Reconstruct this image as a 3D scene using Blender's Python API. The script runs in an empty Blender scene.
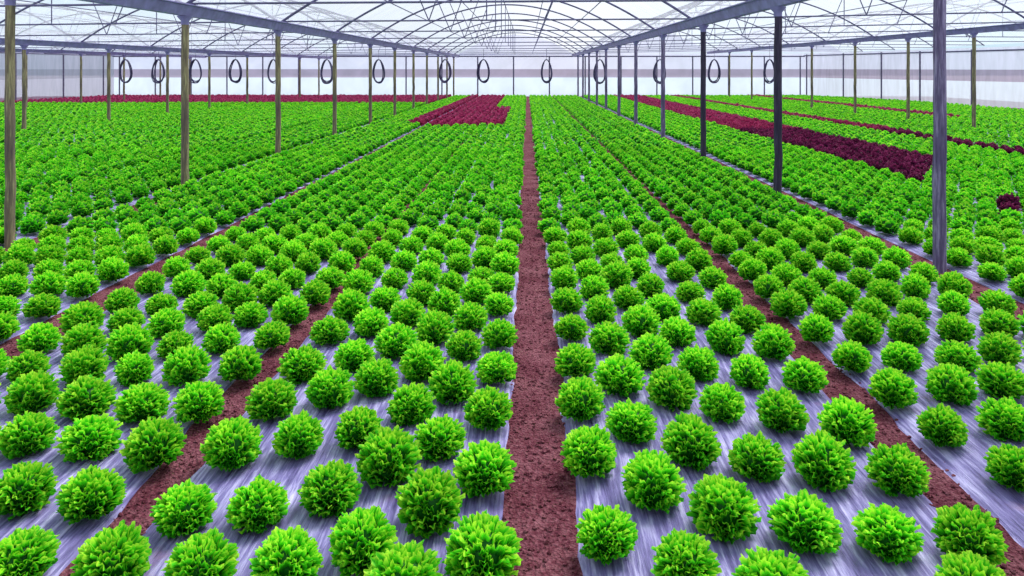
import bpy, math, random
import numpy as np

random.seed(7)
RNG = np.random.default_rng(7)
S = bpy.context.scene
C = S.collection
PI = math.pi

# ------------------------------------------------------------------ basics
SLOPE = 0.0052                      # the ground falls gently away from the camera
def gz(y): return -SLOPE * y
EYE = 2.2
F = 740.0                          # focal length in pixels of the 1024 wide frame
K = F / 480.0                      # distances below are written for a 480 px lens and stretched to this one

S.view_settings.view_transform = 'Standard'
S.view_settings.look = 'None'
S.view_settings.exposure = 0.0
S.cycles.use_denoising = True
S.cycles.max_bounces = 8
S.cycles.transparent_max_bounces = 24
S.cycles.sample_clamp_indirect = 6.0

cam = bpy.data.cameras.new('camera')
cam.sensor_width = 36.0
cam.lens = F / 1024 * 36.0
cam.shift_x = -15 / 1024
cam.shift_y = -220 / 1024
cam.clip_end = 1000
cam_ob = bpy.data.objects.new('camera', cam)
cam_ob.location = (0, 0, EYE)
cam_ob.rotation_euler = (PI / 2, 0, 0)
C.objects.link(cam_ob)
S.camera = cam_ob

ORD = ['zeroth', 'first', 'second', 'third', 'fourth', 'fifth', 'sixth', 'seventh', 'eighth', 'ninth', 'tenth',
       'eleventh', 'twelfth', 'thirteenth', 'fourteenth', 'fifteenth', 'sixteenth', 'seventeenth', 'eighteenth',
       'nineteenth', 'twentieth']
for _t, _w in ((20, 'twenty'), (30, 'thirty'), (40, 'forty'), (50, 'fifty'), (60, 'sixty')):
    if _t > 20: ORD.append(_w[:-1] + 'ieth')
    ORD += [_w + '-' + ORD[i] for i in range(1, 10)]

def px(x, y, z):
    return 527 + F * x / y, 68 + F * (EYE - z) / y

# ------------------------------------------------------------------ materials
def mat(name):
    m = bpy.data.materials.new(name); m.use_nodes = True
    nt = m.node_tree; nt.nodes.clear()
    out = nt.nodes.new('ShaderNodeOutputMaterial')
    return m, nt, out
def node(nt, kind, **kw):
    n = nt.nodes.new(kind)
    for k, v in kw.items():
        if k in n.inputs: n.inputs[k].default_value = v
        else: setattr(n, k, v)
    return n
def ramp(nt, stops):
    r = nt.nodes.new('ShaderNodeValToRGB')
    e = r.color_ramp.elements
    while len(e) < len(stops): e.new(0.5)
    for el, (p, c) in zip(e, stops):
        el.position = p; el.color = (*c, 1)
    return r
def coords(nt, scale, kind='Object'):
    t = nt.nodes.new('ShaderNodeTexCoord')
    m = nt.nodes.new('ShaderNodeMapping')
    m.inputs['Scale'].default_value = scale
    nt.links.new(t.outputs[kind], m.inputs['Vector'])
    return m.outputs['Vector']

def leaf_material(name, deep, mid, tip, trans=0.36):
    m, nt, out = mat(name); L = nt.links
    at = node(nt, 'ShaderNodeAttribute', attribute_name='tint')
    sep = nt.nodes.new('ShaderNodeSeparateColor'); L.new(at.outputs['Color'], sep.inputs[0])
    oi = nt.nodes.new('ShaderNodeObjectInfo')
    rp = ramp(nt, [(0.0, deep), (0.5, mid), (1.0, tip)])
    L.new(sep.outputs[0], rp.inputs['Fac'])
    # plant to plant change of brightness
    add = node(nt, 'ShaderNodeMath', operation='ADD'); L.new(oi.outputs['Random'], add.inputs[0]); L.new(sep.outputs[1], add.inputs[1])
    fr = node(nt, 'ShaderNodeMath', operation='FRACT'); L.new(add.outputs[0], fr.inputs[0])
    mr = node(nt, 'ShaderNodeMapRange'); L.new(fr.outputs[0], mr.inputs['Value'])
    mr.inputs['To Min'].default_value = 0.95; mr.inputs['To Max'].default_value = 1.2
    hv = nt.nodes.new('ShaderNodeHueSaturation')
    L.new(mr.outputs[0], hv.inputs['Value']); L.new(rp.outputs['Color'], hv.inputs['Color'])
    p = node(nt, 'ShaderNodeBsdfPrincipled', Roughness=0.5)
    p.inputs['Specular IOR Level'].default_value = 0.25
    L.new(hv.outputs[0], p.inputs['Base Color'])
    tr = nt.nodes.new('ShaderNodeBsdfTranslucent'); L.new(hv.outputs[0], tr.inputs['Color'])
    mx = node(nt, 'ShaderNodeMixShader', Fac=trans)
    L.new(p.outputs[0], mx.inputs[1]); L.new(tr.outputs[0], mx.inputs[2]); L.new(mx.outputs[0], out.inputs[0])
    return m
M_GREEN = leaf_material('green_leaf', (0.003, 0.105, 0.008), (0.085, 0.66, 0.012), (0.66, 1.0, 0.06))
M_BURG = leaf_material('burgundy_leaf', (0.02, 0.002, 0.012), (0.13, 0.008, 0.055), (0.48, 0.07, 0.21), 0.2)
M_CRIM = leaf_material('crimson_leaf', (0.08, 0.004, 0.024), (0.36, 0.02, 0.10), (0.70, 0.12, 0.27), 0.2)

def soil_material():
    m, nt, out = mat('red_soil'); L = nt.links
    v = coords(nt, (1, 1, 1))
    n1 = node(nt, 'ShaderNodeTexNoise', Scale=38.0, Detail=8.0, Roughness=0.7); L.new(v, n1.inputs['Vector'])
    n2 = node(nt, 'ShaderNodeTexNoise', Scale=3.0, Detail=4.0); L.new(v, n2.inputs['Vector'])
    a = node(nt, 'ShaderNodeMath', operation='MULTIPLY_ADD'); L.new(n2.outputs[0], a.inputs[0]); a.inputs[1].default_value = 0.5
    L.new(n1.outputs[0], a.inputs[2])
    r = ramp(nt, [(0.42, (0.035, 0.006, 0.012)), (0.68, (0.155, 0.036, 0.055)), (0.95, (0.36, 0.14, 0.17))])
    L.new(a.outputs[0], r.inputs['Fac'])
    vo = node(nt, 'ShaderNodeTexVoronoi', Scale=60.0); L.new(v, vo.inputs['Vector'])
    ad = node(nt, 'ShaderNodeMath', operation='ADD'); L.new(n1.outputs[0], ad.inputs[0]); L.new(vo.outputs['Distance'], ad.inputs[1])
    b = node(nt, 'ShaderNodeBump', Strength=0.9, Distance=0.03); L.new(ad.outputs[0], b.inputs['Height'])
    p = node(nt, 'ShaderNodeBsdfPrincipled', Roughness=0.95); p.inputs['Specular IOR Level'].default_value = 0.1
    L.new(r.outputs[0], p.inputs['Base Color']); L.new(b.outputs[0], p.inputs['Normal']); L.new(p.outputs[0], out.inputs[0])
    return m
M_SOIL = soil_material()

def mulch_material():
    m, nt, out = mat('silver_mulch_film'); L = nt.links
    vs = coords(nt, (1.0, 0.06, 1.0))             # wrinkles run along the bed
    n1 = node(nt, 'ShaderNodeTexNoise', Scale=42.0, Detail=6.0, Roughness=0.65, Distortion=0.4); L.new(vs, n1.inputs['Vector'])
    v2 = coords(nt, (1.0, 0.22, 1.0))
    n2 = node(nt, 'ShaderNodeTexNoise', Scale=11.0, Detail=3.0, Roughness=0.55, Distortion=0.6); L.new(v2, n2.inputs['Vector'])
    v3 = coords(nt, (1, 1, 1))
    n3 = node(nt, 'ShaderNodeTexNoise', Scale=2.6, Detail=6.0, Roughness=0.65); L.new(v3, n3.inputs['Vector'])
    a = node(nt, 'ShaderNodeMath', operation='MULTIPLY_ADD'); L.new(n2.outputs[0], a.inputs[0]); a.inputs[1].default_value = 0.55
    L.new(n1.outputs[0], a.inputs[2])
    r = ramp(nt, [(0.52, (0.04, 0.028, 0.12)), (0.76, (0.21, 0.175, 0.42)), (1.05, (0.62, 0.57, 0.90))])
    L.new(a.outputs[0], r.inputs['Fac'])
    # dusty soil smears
    rs = ramp(nt, [(0.62, (0, 0, 0)), (0.78, (0.6, 0.6, 0.6))]); L.new(n3.outputs[0], rs.inputs['Fac'])
    mixc = nt.nodes.new('ShaderNodeMix'); mixc.data_type = 'RGBA'
    L.new(rs.outputs[0], mixc.inputs[0]); L.new(r.outputs[0], mixc.inputs[6]); mixc.inputs[7].default_value = (0.30, 0.13, 0.17, 1)
    b = node(nt, 'ShaderNodeBump', Strength=0.8, Distance=0.02); L.new(a.outputs[0], b.inputs['Height'])
    p = node(nt, 'ShaderNodeBsdfPrincipled', Roughness=0.42); p.inputs['Specular IOR Level'].default_value = 0.45
    L.new(mixc.outputs[2], p.inputs['Base Color']); L.new(b.outputs[0], p.inputs['Normal']); L.new(p.outputs[0], out.inputs[0])
    return m
M_MULCH = mulch_material()

def wood_material(name, dark, mid, light):
    m, nt, out = mat(name); L = nt.links
    v = coords(nt, (1, 1, 0.08))
    n = node(nt, 'ShaderNodeTexNoise', Scale=30.0, Detail=6.0, Roughness=0.7); L.new(v, n.inputs['Vector'])
    v2 = coords(nt, (1, 1, 0.5))
    n2 = node(nt, 'ShaderNodeTexNoise', Scale=2.2, Detail=3.0); L.new(v2, n2.inputs['Vector'])
    a = node(nt, 'ShaderNodeMath', operation='MULTIPLY_ADD'); L.new(n2.outputs[0], a.inputs[0]); a.inputs[1].default_value = 0.6; L.new(n.outputs[0], a.inputs[2])
    r = ramp(nt, [(0.55, dark), (0.8, mid), (1.05, light)]); L.new(a.outputs[0], r.inputs['Fac'])
    b = node(nt, 'ShaderNodeBump', Strength=0.5, Distance=0.01); L.new(n.outputs[0], b.inputs['Height'])
    p = node(nt, 'ShaderNodeBsdfPrincipled', Roughness=0.85)
    L.new(r.outputs[0], p.inputs['Base Color']); L.new(b.outputs[0], p.inputs['Normal']); L.new(p.outputs[0], out.inputs[0])
    return m
M_WOOD_L = wood_material('mossy_timber', (0.05, 0.032, 0.05), (0.17, 0.14, 0.085), (0.42, 0.38, 0.19))
M_WOOD_R = wood_material('purple_grey_timber', (0.035, 0.022, 0.065), (0.13, 0.10, 0.20), (0.36, 0.31, 0.47))
M_WOOD_D = wood_material('dark_timber', (0.012, 0.008, 0.028), (0.03, 0.022, 0.05), (0.07, 0.055, 0.10))

def plain(name, col, rough=0.6, metal=0.0, var=0.25):
    m, nt, out = mat(name); L = nt.links
    v = coords(nt, (1, 1, 1))
    n = node(nt, 'ShaderNodeTexNoise', Scale=6.0, Detail=4.0); L.new(v, n.inputs['Vector'])
    r = ramp(nt, [(0.3, tuple(c * (1 - var) for c in col)), (0.7, tuple(min(1, c * (1 + var)) for c in col))])
    L.new(n.outputs[0], r.inputs['Fac'])
    p = node(nt, 'ShaderNodeBsdfPrincipled', Roughness=rough, Metallic=metal)
    L.new(r.outputs[0], p.inputs['Base Color']); L.new(p.outputs[0], out.inputs[0])
    return m
M_BEAM = plain('painted_gutter_steel', (0.24, 0.22, 0.44), 0.5)
M_PIPE = plain('grey_pipe', (0.11, 0.10, 0.20), 0.5)
M_COIL = plain('dark_hose', (0.05, 0.04, 0.11), 0.6)
M_ROPE = plain('hanging_wire', (0.12, 0.11, 0.17), 0.7)
M_FARPOST = plain('grey_wall_post', (0.13, 0.12, 0.20), 0.7)

def film_material(name, col, clear, scale=(0.25, 1.5, 0.25), lo=0.8):
    """Plastic sheeting: partly clear, partly scattering."""
    m, nt, out = mat(name); L = nt.links
    v = coords(nt, scale)
    n = node(nt, 'ShaderNodeTexNoise', Scale=2.0, Detail=4.0, Distortion=0.5); L.new(v, n.inputs['Vector'])
    r = ramp(nt, [(0.3, tuple(c * lo for c in col)), (0.7, col)]); L.new(n.outputs[0], r.inputs['Fac'])
    t = nt.nodes.new('ShaderNodeBsdfTransparent'); t.inputs['Color'].default_value = (0.97, 0.98, 1, 1)
    tl = nt.nodes.new('ShaderNodeBsdfTranslucent'); L.new(r.outputs[0], tl.inputs['Color'])
    d = nt.nodes.new('ShaderNodeBsdfDiffuse'); L.new(r.outputs[0], d.inputs['Color'])
    m1 = node(nt, 'ShaderNodeMixShader', Fac=0.3); L.new(tl.outputs[0], m1.inputs[1]); L.new(d.outputs[0], m1.inputs[2])
    m2 = node(nt, 'ShaderNodeMixShader', Fac=clear); L.new(m1.outputs[0], m2.inputs[1]); L.new(t.outputs[0], m2.inputs[2])
    L.new(m2.outputs[0], out.inputs[0])
    return m
M_ROOF = film_material('roof_film', (0.93, 0.94, 0.99), 0.72)
M_SKIRT = film_material('wall_skirt_film', (0.66, 0.77, 0.86), 0.25)
M_UPPER = film_material('wall_upper_film', (0.68, 0.67, 0.82), 0.35)
M_BAND = film_material('mauve_wall_band', (0.30, 0.23, 0.34), 0.2, lo=0.7)
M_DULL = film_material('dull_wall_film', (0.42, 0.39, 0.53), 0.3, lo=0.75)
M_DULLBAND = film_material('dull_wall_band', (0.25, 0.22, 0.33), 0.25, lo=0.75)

# ------------------------------------------------------------------ mesh helpers
class MB:
    def __init__(self): self.v = []; self.f = []
    def box(self, x0, x1, y0, y1, z0, z1):
        n = len(self.v)
        self.v += [(x0, y0, z0), (x1, y0, z0), (x1, y1, z0), (x0, y1, z0), (x0, y0, z1), (x1, y0, z1), (x1, y1, z1), (x0, y1, z1)]
        self.f += [(n+3, n+2, n+1, n), (n+4, n+5, n+6, n+7), (n, n+1, n+5, n+4), (n+1, n+2, n+6, n+5), (n+2, n+3, n+7, n+6), (n+3, n, n+4, n+7)]
    def tube(self, pts, rad, k=8, closed=False):
        pts = [np.array(p, float) for p in pts]
        n0 = len(self.v); N = len(pts)
        rads = rad if isinstance(rad, (list, tuple)) else [rad] * N
        for i, p in enumerate(pts):
            if closed: d = pts[(i + 1) % N] - pts[i - 1]
            else: d = pts[min(i + 1, N - 1)] - pts[max(i - 1, 0)]
            d = d / np.linalg.norm(d)
            up = np.array((0, 0, 1.0)) if abs(d[2]) < 0.9 else np.array((0, 1.0, 0))
            a = np.cross(d, up); a /= np.linalg.norm(a); b = np.cross(a, d)
            for j in range(k):
                t = 2 * PI * j / k
                self.v.append(tuple(p + rads[i] * (math.cos(t) * a + math.sin(t) * b)))
        for i in range(N if closed else N - 1):
            i2 = (i + 1) % N
            for j in range(k):
                j2 = (j + 1) % k
                self.f.append((n0 + i*k + j, n0 + i*k + j2, n0 + i2*k + j2, n0 + i2*k + j))
        if not closed:
            self.f.append(tuple(n0 + j for j in reversed(range(k))))
            self.f.append(tuple(n0 + (N-1)*k + j for j in range(k)))
    def mesh(self, name, m, smooth=True):
        me = bpy.data.meshes.new(name); me.from_pydata(self.v, [], self.f); me.update()
        me.materials.append(m)
        if smooth:
            me.polygons.foreach_set('use_smooth', [True] * len(me.polygons))
            try: me.set_sharp_from_angle(angle=0.7)
            except Exception: pass
        return me
def obj(name, me, parent=None, loc=(0, 0, 0)):
    o = bpy.data.objects.new(name, me); C.objects.link(o); o.location = loc
    if parent: o.parent = parent
    return o
def tag(o, label, cat, group=None, kind=None):
    if label: o['label'] = label
    if cat: o['category'] = cat
    if group: o['group'] = group
    if kind: o['kind'] = kind
    return o
def thing(name, loc, label, cat, group=None):
    return tag(obj(name, None, None, loc), label, cat, group)
def struct(name, me):
    o = obj(name, me); o['kind'] = 'structure'; return o

# ------------------------------------------------------------------ lettuce
def make_leafset(seed, N, cols, rows, a=0.132, b=0.128, zc=0.092, w0=0.085, ruf=0.012):
    """A loose frilly head: leaves rise from the heart, ruffled lips end on a dome."""
    r = np.random.default_rng(seed)
    V = []; Fq = []; T = []
    n0 = 0
    for i in range(N):
        t = (i + 0.5) / N
        th = math.acos(1 - t * 1.60)
        ph = i * 2.399963 + r.uniform(-0.35, 0.35)
        rad = 1 + r.uniform(-0.13, 0.10)
        out = np.array((math.sin(th) * math.cos(ph), math.sin(th) * math.sin(ph), math.cos(th)))
        P = np.array((a * rad * out[0], a * rad * out[1], zc + b * rad * out[2]))
        P[2] = max(P[2], 0.022)
        Cc = np.array((0.25 * a * out[0], 0.25 * a * out[1], 0.015))
        ax = P - Cc; ln = np.linalg.norm(ax); ax = ax / ln
        e = np.array((-math.sin(ph), math.cos(ph), 0.0))
        roll = r.uniform(-0.7, 0.7)
        nrm = np.cross(e, ax); nrm /= np.linalg.norm(nrm)
        e2 = math.cos(roll) * e + math.sin(roll) * nrm
        n2 = np.cross(e2, ax); n2 /= np.linalg.norm(n2)
        if n2[2] < 0: n2 = -n2
        s = np.linspace(0.45, 1.0, rows + 1)[:, None]
        v = np.linspace(-1, 1, cols + 1)[None, :]
        w = w0 * r.uniform(0.8, 1.2) * (0.30 + 0.70 * ((s - 0.45) / 0.55) ** 0.8)
        k1 = r.uniform(6.5, 9); p1 = r.uniform(0, 6.28); p2 = r.uniform(0, 6.28)
        ss = s * (1 - 0.26 * v ** 2) + 0.025 * np.sin(1.3 * k1 * v + p2) * ((s - 0.45) / 0.55) ** 2
        edge = np.clip((s - 0.45) / 0.55, 0, 1) ** 1.6 + 0.35 * np.abs(v) ** 3 * np.clip((s-0.45)/0.55, 0, 1)
        dn = ruf * (np.sin(k1 * v + p1) + 0.25 * np.sin(1.7 * k1 * v + p2)) * edge
        curl = 0.020 * np.clip((ss - 0.75) / 0.25, 0, 1.3) ** 2 * (0.4 + 0.6 * math.sin(th))
        X = Cc[None, None] + ax[None, None] * (ss * ln)[..., None] + e2[None, None] * (w * v * 0.5)[..., None] + n2[None, None] * (dn)[..., None]
        X = X + (out * np.array((1, 1, -0.6)))[None, None] * curl[..., None]
        X[..., 2] = np.maximum(X[..., 2], 0.004)
        V.append(X.reshape(-1, 3))
        crest = dn / (ruf * 1.2) * 0.26  # lighter crests, darker hollows: highlight and shade put into the tint
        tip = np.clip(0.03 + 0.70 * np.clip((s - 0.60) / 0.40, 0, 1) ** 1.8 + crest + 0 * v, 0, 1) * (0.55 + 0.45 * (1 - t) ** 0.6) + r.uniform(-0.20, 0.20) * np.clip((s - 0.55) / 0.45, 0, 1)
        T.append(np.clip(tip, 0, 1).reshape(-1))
        c1 = cols + 1
        ii, jj = np.meshgrid(np.arange(rows), np.arange(cols), indexing='ij')
        q = (n0 + ii * c1 + jj).reshape(-1)
        Fq.append(np.stack([q, q + 1, q + 1 + c1, q + c1], 1))
        n0 += (rows + 1) * c1
    # filler core closing the leaf gaps, its dark tint painting the shade inside
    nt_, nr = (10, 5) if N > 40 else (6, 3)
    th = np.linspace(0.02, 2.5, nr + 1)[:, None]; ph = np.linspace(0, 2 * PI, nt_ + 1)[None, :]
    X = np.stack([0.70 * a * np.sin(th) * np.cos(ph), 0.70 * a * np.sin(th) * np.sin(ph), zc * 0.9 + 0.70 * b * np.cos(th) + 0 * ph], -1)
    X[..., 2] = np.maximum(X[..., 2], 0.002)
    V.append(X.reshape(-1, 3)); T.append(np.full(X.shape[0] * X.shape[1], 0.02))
    c1 = nt_ + 1
    ii, jj = np.meshgrid(np.arange(nr), np.arange(nt_), indexing='ij')
    q = (n0 + ii * c1 + jj).reshape(-1)
    Fq.append(np.stack([q, q + c1, q + c1 + 1, q + 1], 1))
    return np.concatenate(V).astype(np.float32), np.concatenate(Fq).astype(np.int32), np.concatenate(T).astype(np.float32)

def np_mesh(name, V, Fq, T, mats, G=None, midx=None):
    me = bpy.data.meshes.new(name)
    nv, nf = len(V), len(Fq)
    me.vertices.add(nv); me.vertices.foreach_set('co', V.reshape(-1))
    me.loops.add(nf * 4); me.loops.foreach_set('vertex_index', Fq.reshape(-1))
    me.polygons.add(nf); me.polygons.foreach_set('loop_start', np.arange(0, nf * 4, 4, dtype=np.int32))
    me.polygons.foreach_set('use_smooth', np.ones(nf, dtype=bool))
    for m in mats: me.materials.append(m)
    if midx is not None: me.polygons.foreach_set('material_index', midx)
    me.update(calc_edges=True)
    at = me.attributes.new('tint', 'FLOAT_COLOR', 'POINT')
    col = np.zeros((nv, 4), np.float32); col[:, 0] = T; col[:, 3] = 1
    if G is not None: col[:, 1] = G
    at.data.foreach_set('color', col.reshape(-1))
    return me

HI = [make_leafset(100 + k, 172, 9, 4, a=.127, w0=.056, ruf=.009) for k in range(6)]
MIDL = [make_leafset(200 + k, 44, 6, 2, w0=.095, ruf=0.013) for k in range(4)]
LOW = [make_leafset(300 + k, 22, 3, 2, w0=0.12, ruf=0.012) for k in range(4)]
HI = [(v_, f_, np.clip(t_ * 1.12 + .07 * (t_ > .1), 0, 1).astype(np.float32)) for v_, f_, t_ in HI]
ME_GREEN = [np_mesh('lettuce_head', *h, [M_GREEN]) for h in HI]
ME_BURG = [np_mesh('burgundy_lettuce_head', *h, [M_BURG]) for h in MIDL]
ME_CRIM = [np_mesh('crimson_lettuce_head', *h, [M_CRIM]) for h in MIDL]

# near plants, row by row counted outward from the central path: (x, distance)
AL = [
   [(-0.2, 2.1), (-0.23, 2.54), (-0.24, 3.0), (-0.21, 3.42), (-0.22, 3.85), (-0.26, 4.36)],
   [(-0.5, 1.98), (-0.47, 2.34), (-0.5, 2.77), (-0.5, 3.23), (-0.49, 3.69), (-0.48, 4.11), (-0.49, 4.58)],
   [(-0.74, 2.15), (-0.75, 2.6), (-0.73, 3.04), (-0.76, 3.46), (-0.75, 3.91), (-0.75, 4.36)],
   [(-1.04, 2.07), (-1.0, 2.43), (-1.0, 2.84), (-1.03, 3.29), (-1.02, 3.73), (-1.04, 4.17), (-1.0, 4.56)],
   [(-1.39, 2.05), (-1.31, 2.34), (-1.32, 2.77), (-1.3, 3.17), (-1.28, 3.57), (-1.3, 4.02), (-1.32, 4.46)],
   [(-1.77, 2.06), (-1.65, 2.32), (-1.66, 2.7), (-1.63, 3.08), (-1.62, 3.46), (-1.6, 3.91), (-1.58, 4.29)]]
AR = [
   [(0.37, 2.2), (0.35, 2.65), (0.35, 3.08), (0.36, 3.5), (0.37, 3.98), (0.37, 4.44)],
   [(0.69, 2.07), (0.64, 2.45), (0.63, 2.89), (0.63, 3.3), (0.64, 3.79), (0.65, 4.24), (0.65, 4.67)],
   [(1.01, 1.97), (0.95, 2.31), (0.93, 2.72), (0.95, 3.18), (0.93, 3.59), (0.95, 4.03), (0.94, 4.48)],
   [(1.29, 2.24), (1.25, 2.62), (1.24, 3.05), (1.23, 3.46), (1.22, 3.88), (1.22, 4.29)],
   [(1.65, 2.2), (1.58, 2.58), (1.57, 2.97), (1.56, 3.38), (1.56, 3.79), (1.54, 4.2), (1.57, 4.62)],
   [(1.82, 1.95), (2.01, 2.18), (1.96, 2.54), (1.91, 2.87), (1.93, 3.33), (1.9, 3.71), (1.88, 4.1), (1.87, 4.48)]]
BL = [
   [(-2.21, 2.1), (-2.17, 2.39), (-2.09, 2.7), (-2.09, 3.07), (-2.06, 3.45), (-2.04, 3.85), (-2.08, 4.22), (-2.02, 4.56)],
   [(-2.55, 2.43), (-2.52, 2.77), (-2.45, 3.05), (-2.42, 3.42), (-2.4, 3.78), (-2.4, 4.17)],
   [(-2.9, 2.78), (-2.85, 3.1), (-2.79, 3.42), (-2.73, 3.73), (-2.67, 4.1), (-2.66, 4.46)],
   [(-3.22, 3.13), (-3.15, 3.42), (-3.07, 3.71), (-3.02, 4.03), (-2.96, 4.36)],
   [(-3.58, 3.45), (-3.45, 3.73), (-3.41, 4.08), (-3.33, 4.38)],
   [(-3.89, 3.45), (-3.84, 3.78), (-3.77, 4.08), (-3.73, 4.42)]]
BR = [
   [(2.61, 2.56), (2.47, 2.86), (2.43, 3.19), (2.41, 3.56), (2.38, 3.94), (2.37, 4.34)],
   [(2.91, 2.91), (2.85, 3.22), (2.78, 3.56), (2.74, 3.91), (2.7, 4.29), (2.67, 4.60)],
   [(3.24, 3.27), (3.19, 3.56), (3.11, 3.91), (3.04, 4.24), (3.0, 4.56)],
   [(3.57, 3.63), (3.53, 3.94), (3.44, 4.27), (3.39, 4.56)],
   [(3.95, 4.02), (3.88, 4.36), (3.80, 4.70)],
   [(4.27, 4.36), (4.17, 4.68)]]
YEND = 41.3 * K
NEAR_X = {'AL': [-.23, -.50, -.78, -1.06, -1.36, -1.67], 'AR': [.35, .64, .95, 1.26, 1.58, 1.91],
          'BL': [-2.01, -2.35, -2.67, -3.0, -3.34, -3.71], 'BR': [2.34, 2.67, 3.02, 3.39, 3.76, 4.08]}

beds = []     # (side word, ordinal of the bed, [rows of (x, y)])
def grow(pts, xf, pitch, jx, jy):
    """Carry a row on to the far end of the house and a little behind the camera."""
    pts = [(px_ * .982, py_ * K * .982) for px_, py_ in pts]; pitch *= K
    out = list(pts)
    x, y = pts[0]
    for k in range(1, 4):
        if y - pitch * k > 1.3: out.insert(0, (x, y - pitch * k))
    x, y = pts[-1]; k = 0
    while y + pitch < YEND:
        y += pitch; k += 1
        f = min(1, k / 3)
        out.append((x + (xf - x) * f + random.gauss(0, jx), y + random.gauss(0, jy)))
    return out
for side, num, data, key, pitch in (('left', 1, AL, 'AL', .435), ('right', 1, AR, 'AR', .425), ('left', 2, BL, 'BL', .362), ('right', 2, BR, 'BR', .362)):
    beds.append((side, num, [grow(r, xf, pitch, .026 if num == 1 else .012, .04 if num == 1 else .02) for r, xf in zip(data, NEAR_X[key])]))
def lattice(xs, y0, pitch):
    rows = []
    for x in xs:
        rows.append([(x + random.gauss(0, 0.010), y + random.gauss(0, 0.018)) for y in np.arange(y0 * K, YEND, pitch * K)])
    return rows
# film extents of every bed: (x0, x1)
EXT_L = [(-1.83, -.10), (-3.88, -2.03), (-6.12, -4.25)]
EXT_R = [(.22, 2.06), (2.30, 4.30), (4.68, 7.24)]
beds.append(('left', 3, lattice([-4.30 - .338 * k for k in range(6)], 1.0, .362)))
beds.append(('right', 3, lattice([4.83 + .334 * k for k in range(8)], 1.1, .355)))
EXT_R[2] = (4.68, 7.30)
x = -6.50; n = 4
while x - 2.0 > -36.6:
    EXT_L.append((x - 2.02, x))
    beds.append(('left', n, lattice([x - .13 - .342 * k for k in range(6)], 1.0, .362)))
    x -= 2.26; n += 1
x = 7.34; n = 4
while x + 2.2 < 27.5:
    EXT_R.append((x, x + 2.36))
    beds.append(('right', n, lattice([x + .17 + .332 * k for k in range(7)], 1.1, .355)))
    x += 2.46; n += 1

def colour(side, num, row, x, y):
    y = y / K
    if side == 'left':
        if num == 1: return 'crim' if 18.6 < y < 27.5 and row >= 3 else 'green'
        if num == 2: return 'crim' if y > 18.4 else 'green'
        if num == 3: return 'crim' if y > 19 and row < 2 else 'green'
        return 'crim' if y > 31.5 else 'green'
    if num == 4: return ('burg' if y < 17 else 'crim') if y > 9.1 + .95 * (x - 7.5) or (row == 0 and 7.15 < y < 7.5) else 'green'  # distant burgundy plants turn crimson: haze put into the leaf colour
    if num == 3: return 'burg' if row == 7 and 6.95 < y < 7.3 else 'green'
    if num == 6 and row in (0, 1): return 'burg' if y < 17 else 'crim'  # crimson far along these rows paints in the haze
    if num == 8 and row in (5, 6) and y > 22: return 'crim'
    if num == 9 and row == 0 and y > 22: return 'crim'
    return 'green'

plants = []   # x, y, kind, side, num, row
for side, num, rows in beds:
    for ri, row in enumerate(rows):
        for (x, y) in row:
            if y > 26 * K and side == 'right' and x > 24.0 + (43 - y / K) * .34 - .4: continue
            if abs(x) > .85 * y + 4: continue            # far beyond either edge of the view
            plants.append((x, y, colour(side, num, ri, x, y), side, num, ri))
def in_view(x, y):
    if y < 0.6: return False
    u, v = px(x, y, gz(y) + .09)
    r = .15 * F / y
    u2, v2 = px(x, y + .06, gz(y) + .25)
    return -r * .8 < u < 1024 + r * .8 and v2 < 575
FILM = 0.035
def place_z(y): return gz(y) + FILM
greens = sorted([p for p in plants if p[2] == 'green' and in_view(p[0], p[1])], key=lambda p: p[1])
reds = sorted([p for p in plants if p[2] != 'green' and in_view(p[0], p[1])], key=lambda p: p[1])
sel_g, sel_r = set(greens[:300]), set(reds[:300])

def label_plants(sel, base):
    by = {}
    for p in sel: by.setdefault((p[3], p[4], p[5]), []).append(p)
    lab = {}
    for (side, num, ri), ps in by.items():
        for i, p in enumerate(sorted(ps, key=lambda q: q[1])):
            lab[p] = f'{base(p)}, {ORD[i + 1]} from front, {ORD[ri + 1]} row of {ORD[num]} bed {side} of central path'
    return lab
lab_g = label_plants(sel_g, lambda p: 'frilly green lettuce')
lab_r = label_plants(sel_r, lambda p: 'dark burgundy lettuce' if p[2] == 'burg' else 'crimson red lettuce')

for i, p in enumerate(sorted(sel_g, key=lambda q: q[1])):
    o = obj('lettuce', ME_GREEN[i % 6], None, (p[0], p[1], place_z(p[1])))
    s = random.uniform(.91, 1.10)
    if p[1] < 6.5 and p[4] == 1: s *= 1.03
    o.scale = (s * random.uniform(.95, 1.05), s * random.uniform(.95, 1.05), s * random.uniform(.92, 1.12))
    o.rotation_euler = (random.uniform(-.08, .08), random.uniform(-.08, .08), random.uniform(0, 6.28))
    tag(o, lab_g[p], 'lettuce', 'green lettuces growing in rows on the silver film')
for i, p in enumerate(sorted(sel_r, key=lambda q: q[1])):
    mes = ME_BURG if p[2] == 'burg' else ME_CRIM
    o = obj('red_lettuce', mes[i % 4], None, (p[0], p[1], place_z(p[1])))
    s = random.uniform(1.0, 1.2)
    o.scale = (s, s, s * random.uniform(.95, 1.15)); o.rotation_euler = (0, 0, random.uniform(0, 6.28))
    tag(o, lab_r[p], 'lettuce', 'red lettuces in the dark coloured rows')

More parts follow.
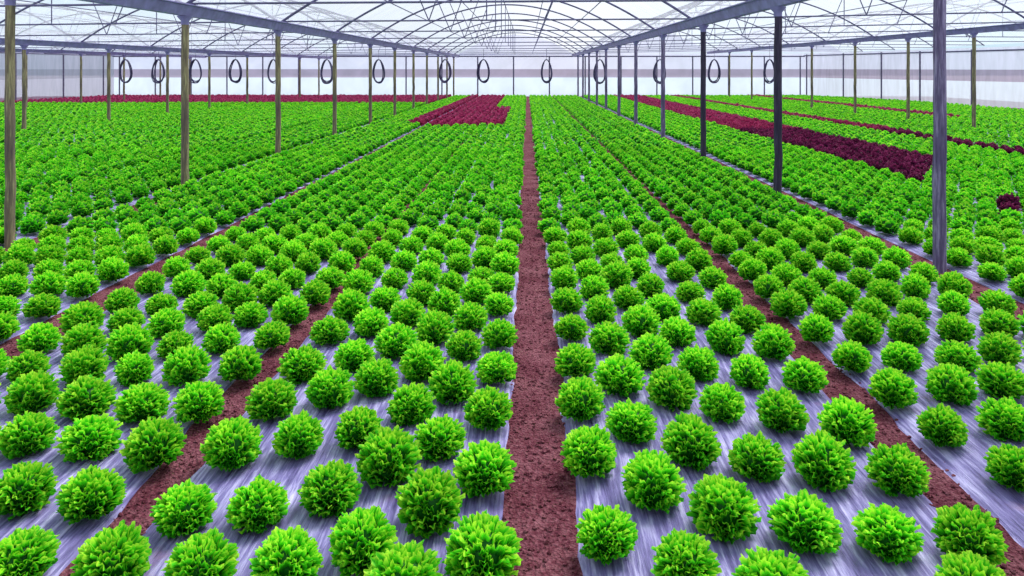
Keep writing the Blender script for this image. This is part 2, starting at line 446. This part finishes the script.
def merged(name, ps, mats, midx_of):
    Vs, Fs, Ts, Gs, Ms = [], [], [], [], []
    n0 = 0
    for (x, y, kind, *_r) in ps:
        lib = HI if y < 6 else (MIDL if y < 20 else LOW)
        V, Fq, T = lib[RNG.integers(len(lib))]
        a = RNG.uniform(0, 6.28); s = RNG.uniform(.98, 1.16) * (1.08 if kind != 'green' else 1.0); sz = s * RNG.uniform(.92, 1.1)
        c, d = math.cos(a) * s, math.sin(a) * s
        W = np.empty_like(V)
        W[:, 0] = V[:, 0] * c - V[:, 1] * d + x
        W[:, 1] = V[:, 0] * d + V[:, 1] * c + y
        W[:, 2] = V[:, 2] * sz + place_z(y)
        Vs.append(W); Fs.append(Fq + n0); Ts.append(T); Gs.append(np.full(len(V), RNG.uniform(), np.float32))
        Ms.append(np.full(len(Fq), midx_of(kind), np.int32))
        n0 += len(V)
    me = np_mesh(name, np.concatenate(Vs), np.concatenate(Fs), np.concatenate(Ts), mats, np.concatenate(Gs), np.concatenate(Ms))
    return obj(name, me)
rest_g = [p for p in plants if p[2] == 'green' and p not in sel_g]
rest_r = [p for p in plants if p[2] != 'green' and p not in sel_r]
tag(merged('lettuce_field', rest_g, [M_GREEN], lambda k: 0), 'carpet of green lettuces filling the beds from mid house to the far wall', 'lettuces', None, 'stuff')
tag(merged('red_lettuce_field', rest_r, [M_BURG, M_CRIM], lambda k: 0 if k == 'burg' else 1), 'distant red lettuces massed in bands towards the far wall', 'lettuces', None, 'stuff')

# ------------------------------------------------------------------ ground, mulch film, clods
mb = MB()
ys = [-3, 0, 8, 16, 32, 48, 43.2 * K]
xs = np.linspace(-44, 36, 17)
for yv in ys:
    for xv in xs: mb.v.append((xv, yv, gz(yv)))
for i in range(len(ys) - 1):
    for j in range(16): mb.f.append((i*17 + j, i*17 + j + 1, (i+1)*17 + j + 1, (i+1)*17 + j))
struct('floor', mb.mesh('floor', M_SOIL))

def mulch(x0, x1, seed, label):
    yend = YEND if x1 < 24.6 else (42.3 - (x1 - 24.8) * 18 / 6.2) * K
    r = random.Random(seed)
    mb = MB()
    ysl = list(np.arange(0.5, 14, .11)) + list(np.arange(14, yend + .3, 1.0))
    near = abs((x0 + x1) / 2) < 5.5
    if not near: ysl = list(np.arange(0.5, yend + .3, .8))
    prof = [(0, -.012), (.012, .006), (.06, .026), (.2, .034), (.5, .036), (.8, .034), (.94, .026), (.988, .006), (1, -.012)]
    jl = jr = 0.0
    for yv in ysl:
        jl = jl * .8 + r.gauss(0, .009); jr = jr * .8 + r.gauss(0, .009)
        for t, zz in prof:
            xx = x0 + (x1 - x0) * t + (jl if t < .1 else 0) + (jr if t > .9 else 0)
            mb.v.append((xx, yv, gz(yv) + zz + (r.uniform(-.004, .004) if .1 < t < .9 else 0)))
    k = len(prof)
    for i in range(len(ysl) - 1):
        for j in range(k - 1): mb.f.append((i*k + j, i*k + j + 1, (i+1)*k + j + 1, (i+1)*k + j))
    o = obj('mulch_film', mb.mesh('mulch_film', M_MULCH))
    tag(o, label, 'mulch film', 'silver mulch films laid over the beds')
for i, (a, b) in enumerate(EXT_L): mulch(a, b, 10 + i, f'silver lavender plastic film covering the {ORD[i + 1]} bed left of the central path')
for i, (a, b) in enumerate(EXT_R): mulch(a, b, 60 + i, f'silver lavender plastic film covering the {ORD[i + 1]} bed right of the central path')

# crumbs of soil lying on the trodden paths
ico = [(0, 0, 1), (.894, 0, .447), (.276, .851, .447), (-.724, .526, .447), (-.724, -.526, .447), (.276, -.851, .447),
       (.724, .526, -.447), (-.276, .851, -.447), (-.894, 0, -.447), (-.276, -.851, -.447), (.724, -.526, -.447), (0, 0, -1)]
icf = [(0,1,2),(0,2,3),(0,3,4),(0,4,5),(0,5,1),(1,6,2),(2,7,3),(3,8,4),(4,9,5),(5,10,1),(6,7,2),(7,8,3),(8,9,4),(9,10,5),(10,6,1),(11,7,6),(11,8,7),(11,9,8),(11,10,9),(11,6,10)]
mb = MB()
for x0, x1, y0, y1, cnt in ((-.10, .22, 2.6, 14, 2200), (-2.03, -1.83, 2.6, 12, 1200), (2.05, 2.34, 2.8, 12, 1500), (4.3, 4.68, 5.5, 14, 900), (-4.13, -3.88, 4.5, 14, 700)):
    for _ in range(cnt):
        cx = random.uniform(x0 - .01, x1 + .01); cy = y0 + (y1 - y0) * random.random() ** 1.5
        s = random.choice((.004, .005, .007, .009, .014))
        n = len(mb.v)
        for v in ico:
            k = s * random.uniform(.7, 1.25)
            mb.v.append((cx + v[0] * k, cy + v[1] * k, gz(cy) + s * .3 + v[2] * k * .75))
        mb.f += [tuple(n + q for q in f) for f in icf]
tag(obj('soil_crumbs', mb.mesh('soil_crumbs', M_SOIL, False)), 'loose crumbs of reddish soil scattered along the bare paths', 'soil', None, 'stuff')

# ------------------------------------------------------------------ posts
def post(x, y, top, rad, m, label, group, lean=(0, 0)):
    h = top - gz(y)
    t = thing('timber_post', (x, y, gz(y)), label, 'post', group)
    mb = MB(); r = random.Random(int(x * 100 + y * 10))
    pts, rads = [], []
    for i in range(13):
        f = i / 12
        pts.append((lean[0] * f * h + r.gauss(0, .004), lean[1] * f * h + r.gauss(0, .004), -.05 + f * (h + .05)))
        rads.append(rad * (1.05 - .1 * f) * r.uniform(.97, 1.03))
    mb.tube(pts, rads, 12)
    obj('shaft', mb.mesh('shaft', m), t)
    mb = MB()
    tx = lean[0] * h; w = rad
    # flared steel saddle that carries the gutter
    n = 10
    prof = [(h - .16, rad * 1.04), (h - .09, rad * 1.08), (h - .02, rad * 2.0), (h, rad * 2.05)]
    n0 = len(mb.v)
    for zz, rr in prof:
        for j in range(n):
            a = 2 * PI * j / n; mb.v.append((tx + rr * math.cos(a), lean[1] * h + rr * math.sin(a), zz))
    for i in range(len(prof) - 1):
        for j in range(n):
            mb.f.append((n0 + i*n + j, n0 + i*n + (j+1) % n, n0 + (i+1)*n + (j+1) % n, n0 + (i+1)*n + j))
    mb.f.append(tuple(n0 + (len(prof)-1)*n + j for j in range(n)))
    obj('saddle_bracket', mb.mesh('saddle_bracket', M_BEAM), t)
    return t

# gutter lines: x, underside height, [y of posts], words
LINES = [
    (-28.8, 3.10, [27.6, 31.0, 34.3, 37.7, 41.0], 'third gutter line left of central path'),
    (-17.6, 3.0, [13.4, 16.8, 20.2, 23.5, 26.6, 30.2, 33.8, 37.2, 40.6], 'second gutter line left of central path'),
    (-6.17, 3.14, [6.0, 8.66, 11.9, 15.4, 18.9, 22.4, 26.1, 29.6, 33.3, 37.0, 40.4], 'nearest gutter line left of central path'),
    (4.15, 3.21, [5.28, 7.94, 11.3, 14.65, 18.3, 21.65, 25.2, 28.5, 32.1, 35.6, 39.0], 'nearest gutter line right of central path'),
    (16.2, 3.46, [17.4, 20.4, 23.7, 27.3, 31.0, 34.6, 38.4], 'second gutter line right of central path'),
]
for gx, gh, py, words in LINES:
    side = words.rsplit('left', 1)[0] if 'left' in words else words.rsplit('right', 1)[0]
    for i, y in enumerate(py):
        y *= K
        x = gx
        if gx == -6.17 and i == 0: x = -6.46
        if gx == 4.15 and i == 0: x = 4.54
        m = M_WOOD_L if (gx < 0 or gx > 10) else (M_WOOD_R if i == 0 else (M_WOOD_D if i in (1, 2) else M_WOOD_R))
        look = 'mossy brown' if (gx < 0 or gx > 10) else ('dark' if m is M_WOOD_D else 'purple-grey')
        top = gh
        post(x, y, top, .056 if gx == -6.17 and i == 0 else .066, m,
             f'{look} timber post, {ORD[i + 1]} from camera, {words}', 'timber posts under the gutters')
# ------------------------------------------------------------------ gutters
Y0, Y1 = -4.0, 43.0 * K
GUT = [(-37.0, 3.1, 'left side wall'), (-28.8, 3.10, 'third line left'), (-17.6, 3.0, 'second line left'), (-6.17, 3.14, 'first line left'),
       (4.15, 3.21, 'first line right'), (16.2, 3.46, 'second line right'), (28.2, 3.4, 'right side wall')]
for gx, gh, w in GUT[1:6]:
    t = thing('gutter', (gx, 0, gh), f'long purple-grey steel gutter on posts, {w} of the central path', 'gutter', 'steel gutters running the length of the house')
    mb = MB()
    # folded channel: bottom, two sloping sides, two lips
    prof = [(-.07, 0), (.07, 0), (.13, .17), (.19, .18), (.19, .20), (.115, .195), (.06, .02), (-.06, .02), (-.115, .195), (-.19, .20), (-.19, .18), (-.13, .17)]
    yy = np.linspace(Y0, Y1, 24); k = len(prof)
    for yv in yy:
        for a, b in prof: mb.v.append((a, yv, b))
    for i in range(len(yy) - 1):
        for j in range(k): mb.f.append((i*k + j, i*k + (j+1) % k, (i+1)*k + (j+1) % k, (i+1)*k + j))
    mb.f.append(tuple(range(k))); mb.f.append(tuple(reversed(range((len(yy)-1)*k, len(yy)*k))))
    obj('channel', mb.mesh('channel', M_BEAM), t)
# ------------------------------------------------------------------ arched trusses
ARCH_Y = [1.7, 5.2, 8.66, 12.0, 15.4, 18.9, 22.4, 26.0, 29.6, 33.2, 36.8, 40.3]
SPANS = []
for i in range(len(GUT) - 1):
    (xa, za, _), (xb, zb, _) = GUT[i], GUT[i + 1]
    SPANS.append((xa, za + .19, xb, zb + .19))
SPAN_WORDS = ['far left bay', 'second bay from the left', 'bay left of the central bay', 'central bay', 'bay right of the central bay', 'far right bay']
SPAN_WORDS = ['leftmost bay', 'second bay from left', 'third bay from left', 'central bay over the path', 'second bay from right', 'rightmost bay']
def arch_z(sp, t):
    xa, za, xb, zb = sp
    rise = 1.86 * (xb - xa) / 10.3 * .96
    return za + (zb - za) * t + rise * (1 - (2 * t - 1) ** 2)
for si, sp in enumerate(SPANS):
    xa, za, xb, zb = sp; W = xb - xa
    tz = lambda t: za + .03 + (zb - za) * t
    P = lambda t: ((t - .5) * W, 0, arch_z(sp, t) - za)
    B = lambda t: ((t - .5) * W, 0, tz(t) - za)
    hb = MB(); hb.tube([P(t) for t in np.linspace(0, 1, 33)], .033, 8); hoop = hb.mesh('hoop', M_PIPE)
    tb = MB(); tb.tube([B(0), B(.5), B(1)], .022, 6); tie = tb.mesh('tie_bar', M_PIPE)
    struts = []
    for ta, tbm in ((.5, .5), (.36, .30), (.64, .70), (.36, .42)):
        sb = MB(); sb.tube([B(ta), P(tbm)], .015, 6); struts.append(sb.mesh('strut', M_PIPE))
    n = 0
    for ai, y in enumerate(ARCH_Y):
        y *= K
        # leave out hoops that no part of the frame can see
        vis = any(-5 < px(xa + W * t, y, arch_z(sp, t))[0] < 1029 and px(xa + W * t, y, arch_z(sp, t))[1] > -5 for t in np.linspace(0, 1, 60))
        vis = vis or any(-5 < px(xa + W * t, y, tz(t))[0] < 1029 and px(xa + W * t, y, tz(t))[1] > -5 for t in np.linspace(0, 1, 60))
        if not vis: continue
        n += 1
        t = thing('arched_truss', (xa + W / 2, y, za), f'grey pipe arch with tie bar, {ORD[n]} from the camera, {SPAN_WORDS[si]}', 'roof arch', 'pipe arches carrying the roof film')
        obj('hoop', hoop, t); obj('tie_bar', tie, t)
        for s in struts: obj('strut', s, t)
    # purlins
    for k, tt in enumerate((.17, .34, .5, .66, .83)):
        pb = MB(); pb.tube([(0, y, 0) for y in np.linspace(Y0, Y1, 12)], .018, 6)
        o = obj('purlin', pb.mesh('purlin', M_PIPE), None, (xa + W * tt, 0, arch_z(sp, tt) - .045))
        tag(o, f'thin lengthwise roof pipe, {ORD[k + 1]} from the left in the {SPAN_WORDS[si]}', 'purlin', 'lengthwise roof pipes')
    # roof film
    mb = MB(); tl = np.linspace(0, 1, 25)
    for yv in (Y0, 15, 30, 45, Y1):
        for t in tl: mb.v.append((xa + W * t, yv, arch_z(sp, t) + .035))
    for i in range(4):
        for j in range(24): mb.f.append((i*25 + j, i*25 + j + 1, (i+1)*25 + j + 1, (i+1)*25 + j))
    struct('ceiling', mb.mesh('ceiling', M_ROOF))
    # end gable film
    mb = MB()
    for t in tl: mb.v += [(xa + W * t, Y1, za + (zb - za) * t), (xa + W * t, Y1, arch_z(sp, t) + .03)]
    for j in range(24): mb.f.append((2*j, 2*j + 2, 2*j + 3, 2*j + 1))
    struct('wall_back', mb.mesh('wall_back', M_UPPER))

# ------------------------------------------------------------------ walls
def wall(name, p0, p1, z0, z1, m, n=24):
    mb = MB()
    for i in range(n + 1):
        f = i / n; x = p0[0] + (p1[0] - p0[0]) * f; y = p0[1] + (p1[1] - p0[1]) * f
        for z in (z0, z1): mb.v.append((x, y, z if z > -1 else gz(y) - .05))
    for i in range(n): mb.f.append((2*i, 2*i + 2, 2*i + 3, 2*i + 1))
    struct(name, mb.mesh(name, m))
LC, RC = (-37.0, 43.0 * K), (24.8, 43.0 * K)
RE = (31.0, 25.0 * K); LE = (-38.0, 20.0 * K)
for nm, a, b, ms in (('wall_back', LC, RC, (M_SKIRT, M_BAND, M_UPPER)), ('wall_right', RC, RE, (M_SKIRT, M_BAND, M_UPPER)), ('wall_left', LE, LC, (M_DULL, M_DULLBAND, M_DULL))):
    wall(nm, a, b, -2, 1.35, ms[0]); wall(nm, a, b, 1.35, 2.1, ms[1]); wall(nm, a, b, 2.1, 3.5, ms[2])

def wall_post(x, y, top, label, group):
    mb = MB(); mb.tube([(0, 0, -.04), (0, 0, top - gz(y))], .062, 8)
    o = obj('wall_post', mb.mesh('wall_post', M_FARPOST), None, (x, y, gz(y))); tag(o, label, 'post', group)
xx = -36.4; k = 1
while xx < 24.5:
    wall_post(xx, Y1 - .2, 3.3, f'slim grey post against the far end wall, {ORD[k]} from the left corner', 'slim posts along the far wall')
    xx += 3.2; k += 1
for i, f in enumerate((.02, .2, .36, .5, .66, .86)):
    x = RC[0] + (RE[0] - RC[0]) * f - .12; y = RC[1] + (RE[1] - RC[1]) * f - .1
    wall_post(x, y, 3.4, f'grey post against the right side wall, {ORD[i + 1]} from the far corner', 'posts along the right wall')
for i, f in enumerate((.05, .2, .35, .5, .65, .8, .95)):
    x = LC[0] + (LE[0] - LC[0]) * f + .12; y = LC[1] + (LE[1] - LC[1]) * f
    if px(x, y, 1)[0] < -5: continue
    wall_post(x, y, 3.3, f'grey post against the left side wall, {ORD[i + 1]} from the far corner', 'posts along the left wall')
# eaves pipe along the end wall
mb = MB(); mb.tube([(LC[0], Y1 - .2, 3.24), (RC[0], Y1 - .2, 3.24)], .06, 8)
tag(obj('end_rail', mb.mesh('end_rail', M_PIPE)), 'long grey rail along the top of the far end wall', 'rail')

for a, b, wd in ((RC, RE, 'right'), (LE, LC, 'left')):
    mb = MB(); mb.tube([(a[0], a[1], 3.3), (b[0], b[1], 3.3)], .05, 8)
    tag(obj('side_rail', mb.mesh('side_rail', M_PIPE)), f'long grey rail along the top of the {wd} side wall', 'rail')
# ------------------------------------------------------------------ hanging hose coils
YC = 29.6 * K
for i, u in enumerate((125, 158, 195, 235, 273, 326.5, 378.5, 445, 483.5, 546.5, 600, 660, 714.5, 770)):
    x = (u - 527) / F * YC
    si = next(s for s in SPANS if s[0] <= x <= s[2])
    tie_z = si[1] + .03 + (si[3] - si[1]) * (x - si[0]) / (si[2] - si[0])
    r = random.Random(i)
    top = 2.74
    t = thing('hose_coil', (x, YC + .06, top), f'dark coil of hose hanging from a tie bar, {ORD[i + 1]} from the left', 'hose coil', 'hose coils hanging before the far wall')
    for q in range(5):
        mb = MB(); pts = []
        a0 = r.uniform(-.05, .05); w = .34 + r.uniform(-.06, .04); h = .70 + r.uniform(-.04, .05); dy = (q - 2) * .035
        for j in range(28):
            an = 2 * PI * j / 28
            sx = w * math.sin(an) * (1 - .22 * math.cos(an))          # egg: narrower at the top
            pts.append((sx + a0 * (1 - math.cos(an)) * .5, dy + .02 * math.sin(3 * an + q), -.02 - h + h * math.cos(an)))
        mb.tube(pts, .032, 6, True)
        obj('loop', mb.mesh('loop', M_COIL), t)
    mb = MB(); mb.tube([(0, 0, -.06), (0, 0, tie_z - top)], .012, 6)
    obj('hanger', mb.mesh('hanger', M_ROPE), t)

# ------------------------------------------------------------------ outside and light
mb = MB(); mb.v = [(-300, -300, -.9), (300, -300, -.9), (300, 300, -.9), (-300, 300, -.9)]; mb.f = [(0, 1, 2, 3)]
M_OUT = plain('pale_ground_outside', (0.55, 0.56, 0.62), 0.9)
struct('ground', mb.mesh('ground', M_OUT))

w = bpy.data.worlds.new('overcast_sky'); S.world = w; w.use_nodes = True
nt = w.node_tree; nt.nodes.clear(); L = nt.links
out = nt.nodes.new('ShaderNodeOutputWorld'); bg = nt.nodes.new('ShaderNodeBackground')
tc = nt.nodes.new('ShaderNodeTexCoord')
nz = node(nt, 'ShaderNodeTexNoise', Scale=1.6, Detail=4.0); L.new(tc.outputs['Generated'], nz.inputs['Vector'])
rp = ramp(nt, [(0.38, (0.60, 0.82, 0.95)), (0.50, (0.78, 0.88, 0.98)), (0.64, (1.0, 0.98, 1.0))]); L.new(nz.outputs[0], rp.inputs['Fac'])
L.new(rp.outputs[0], bg.inputs['Color']); bg.inputs['Strength'].default_value = 1.0
L.new(bg.outputs[0], out.inputs['Surface'])

sun = bpy.data.lights.new('sun', 'SUN'); sun.energy = 5.0; sun.angle = math.radians(28); sun.color = (1.0, .97, .93)
so = bpy.data.objects.new('sun', sun); so.rotation_euler = (math.radians(-22), math.radians(24), 0); so.location = (0, 0, 30); C.objects.link(so)
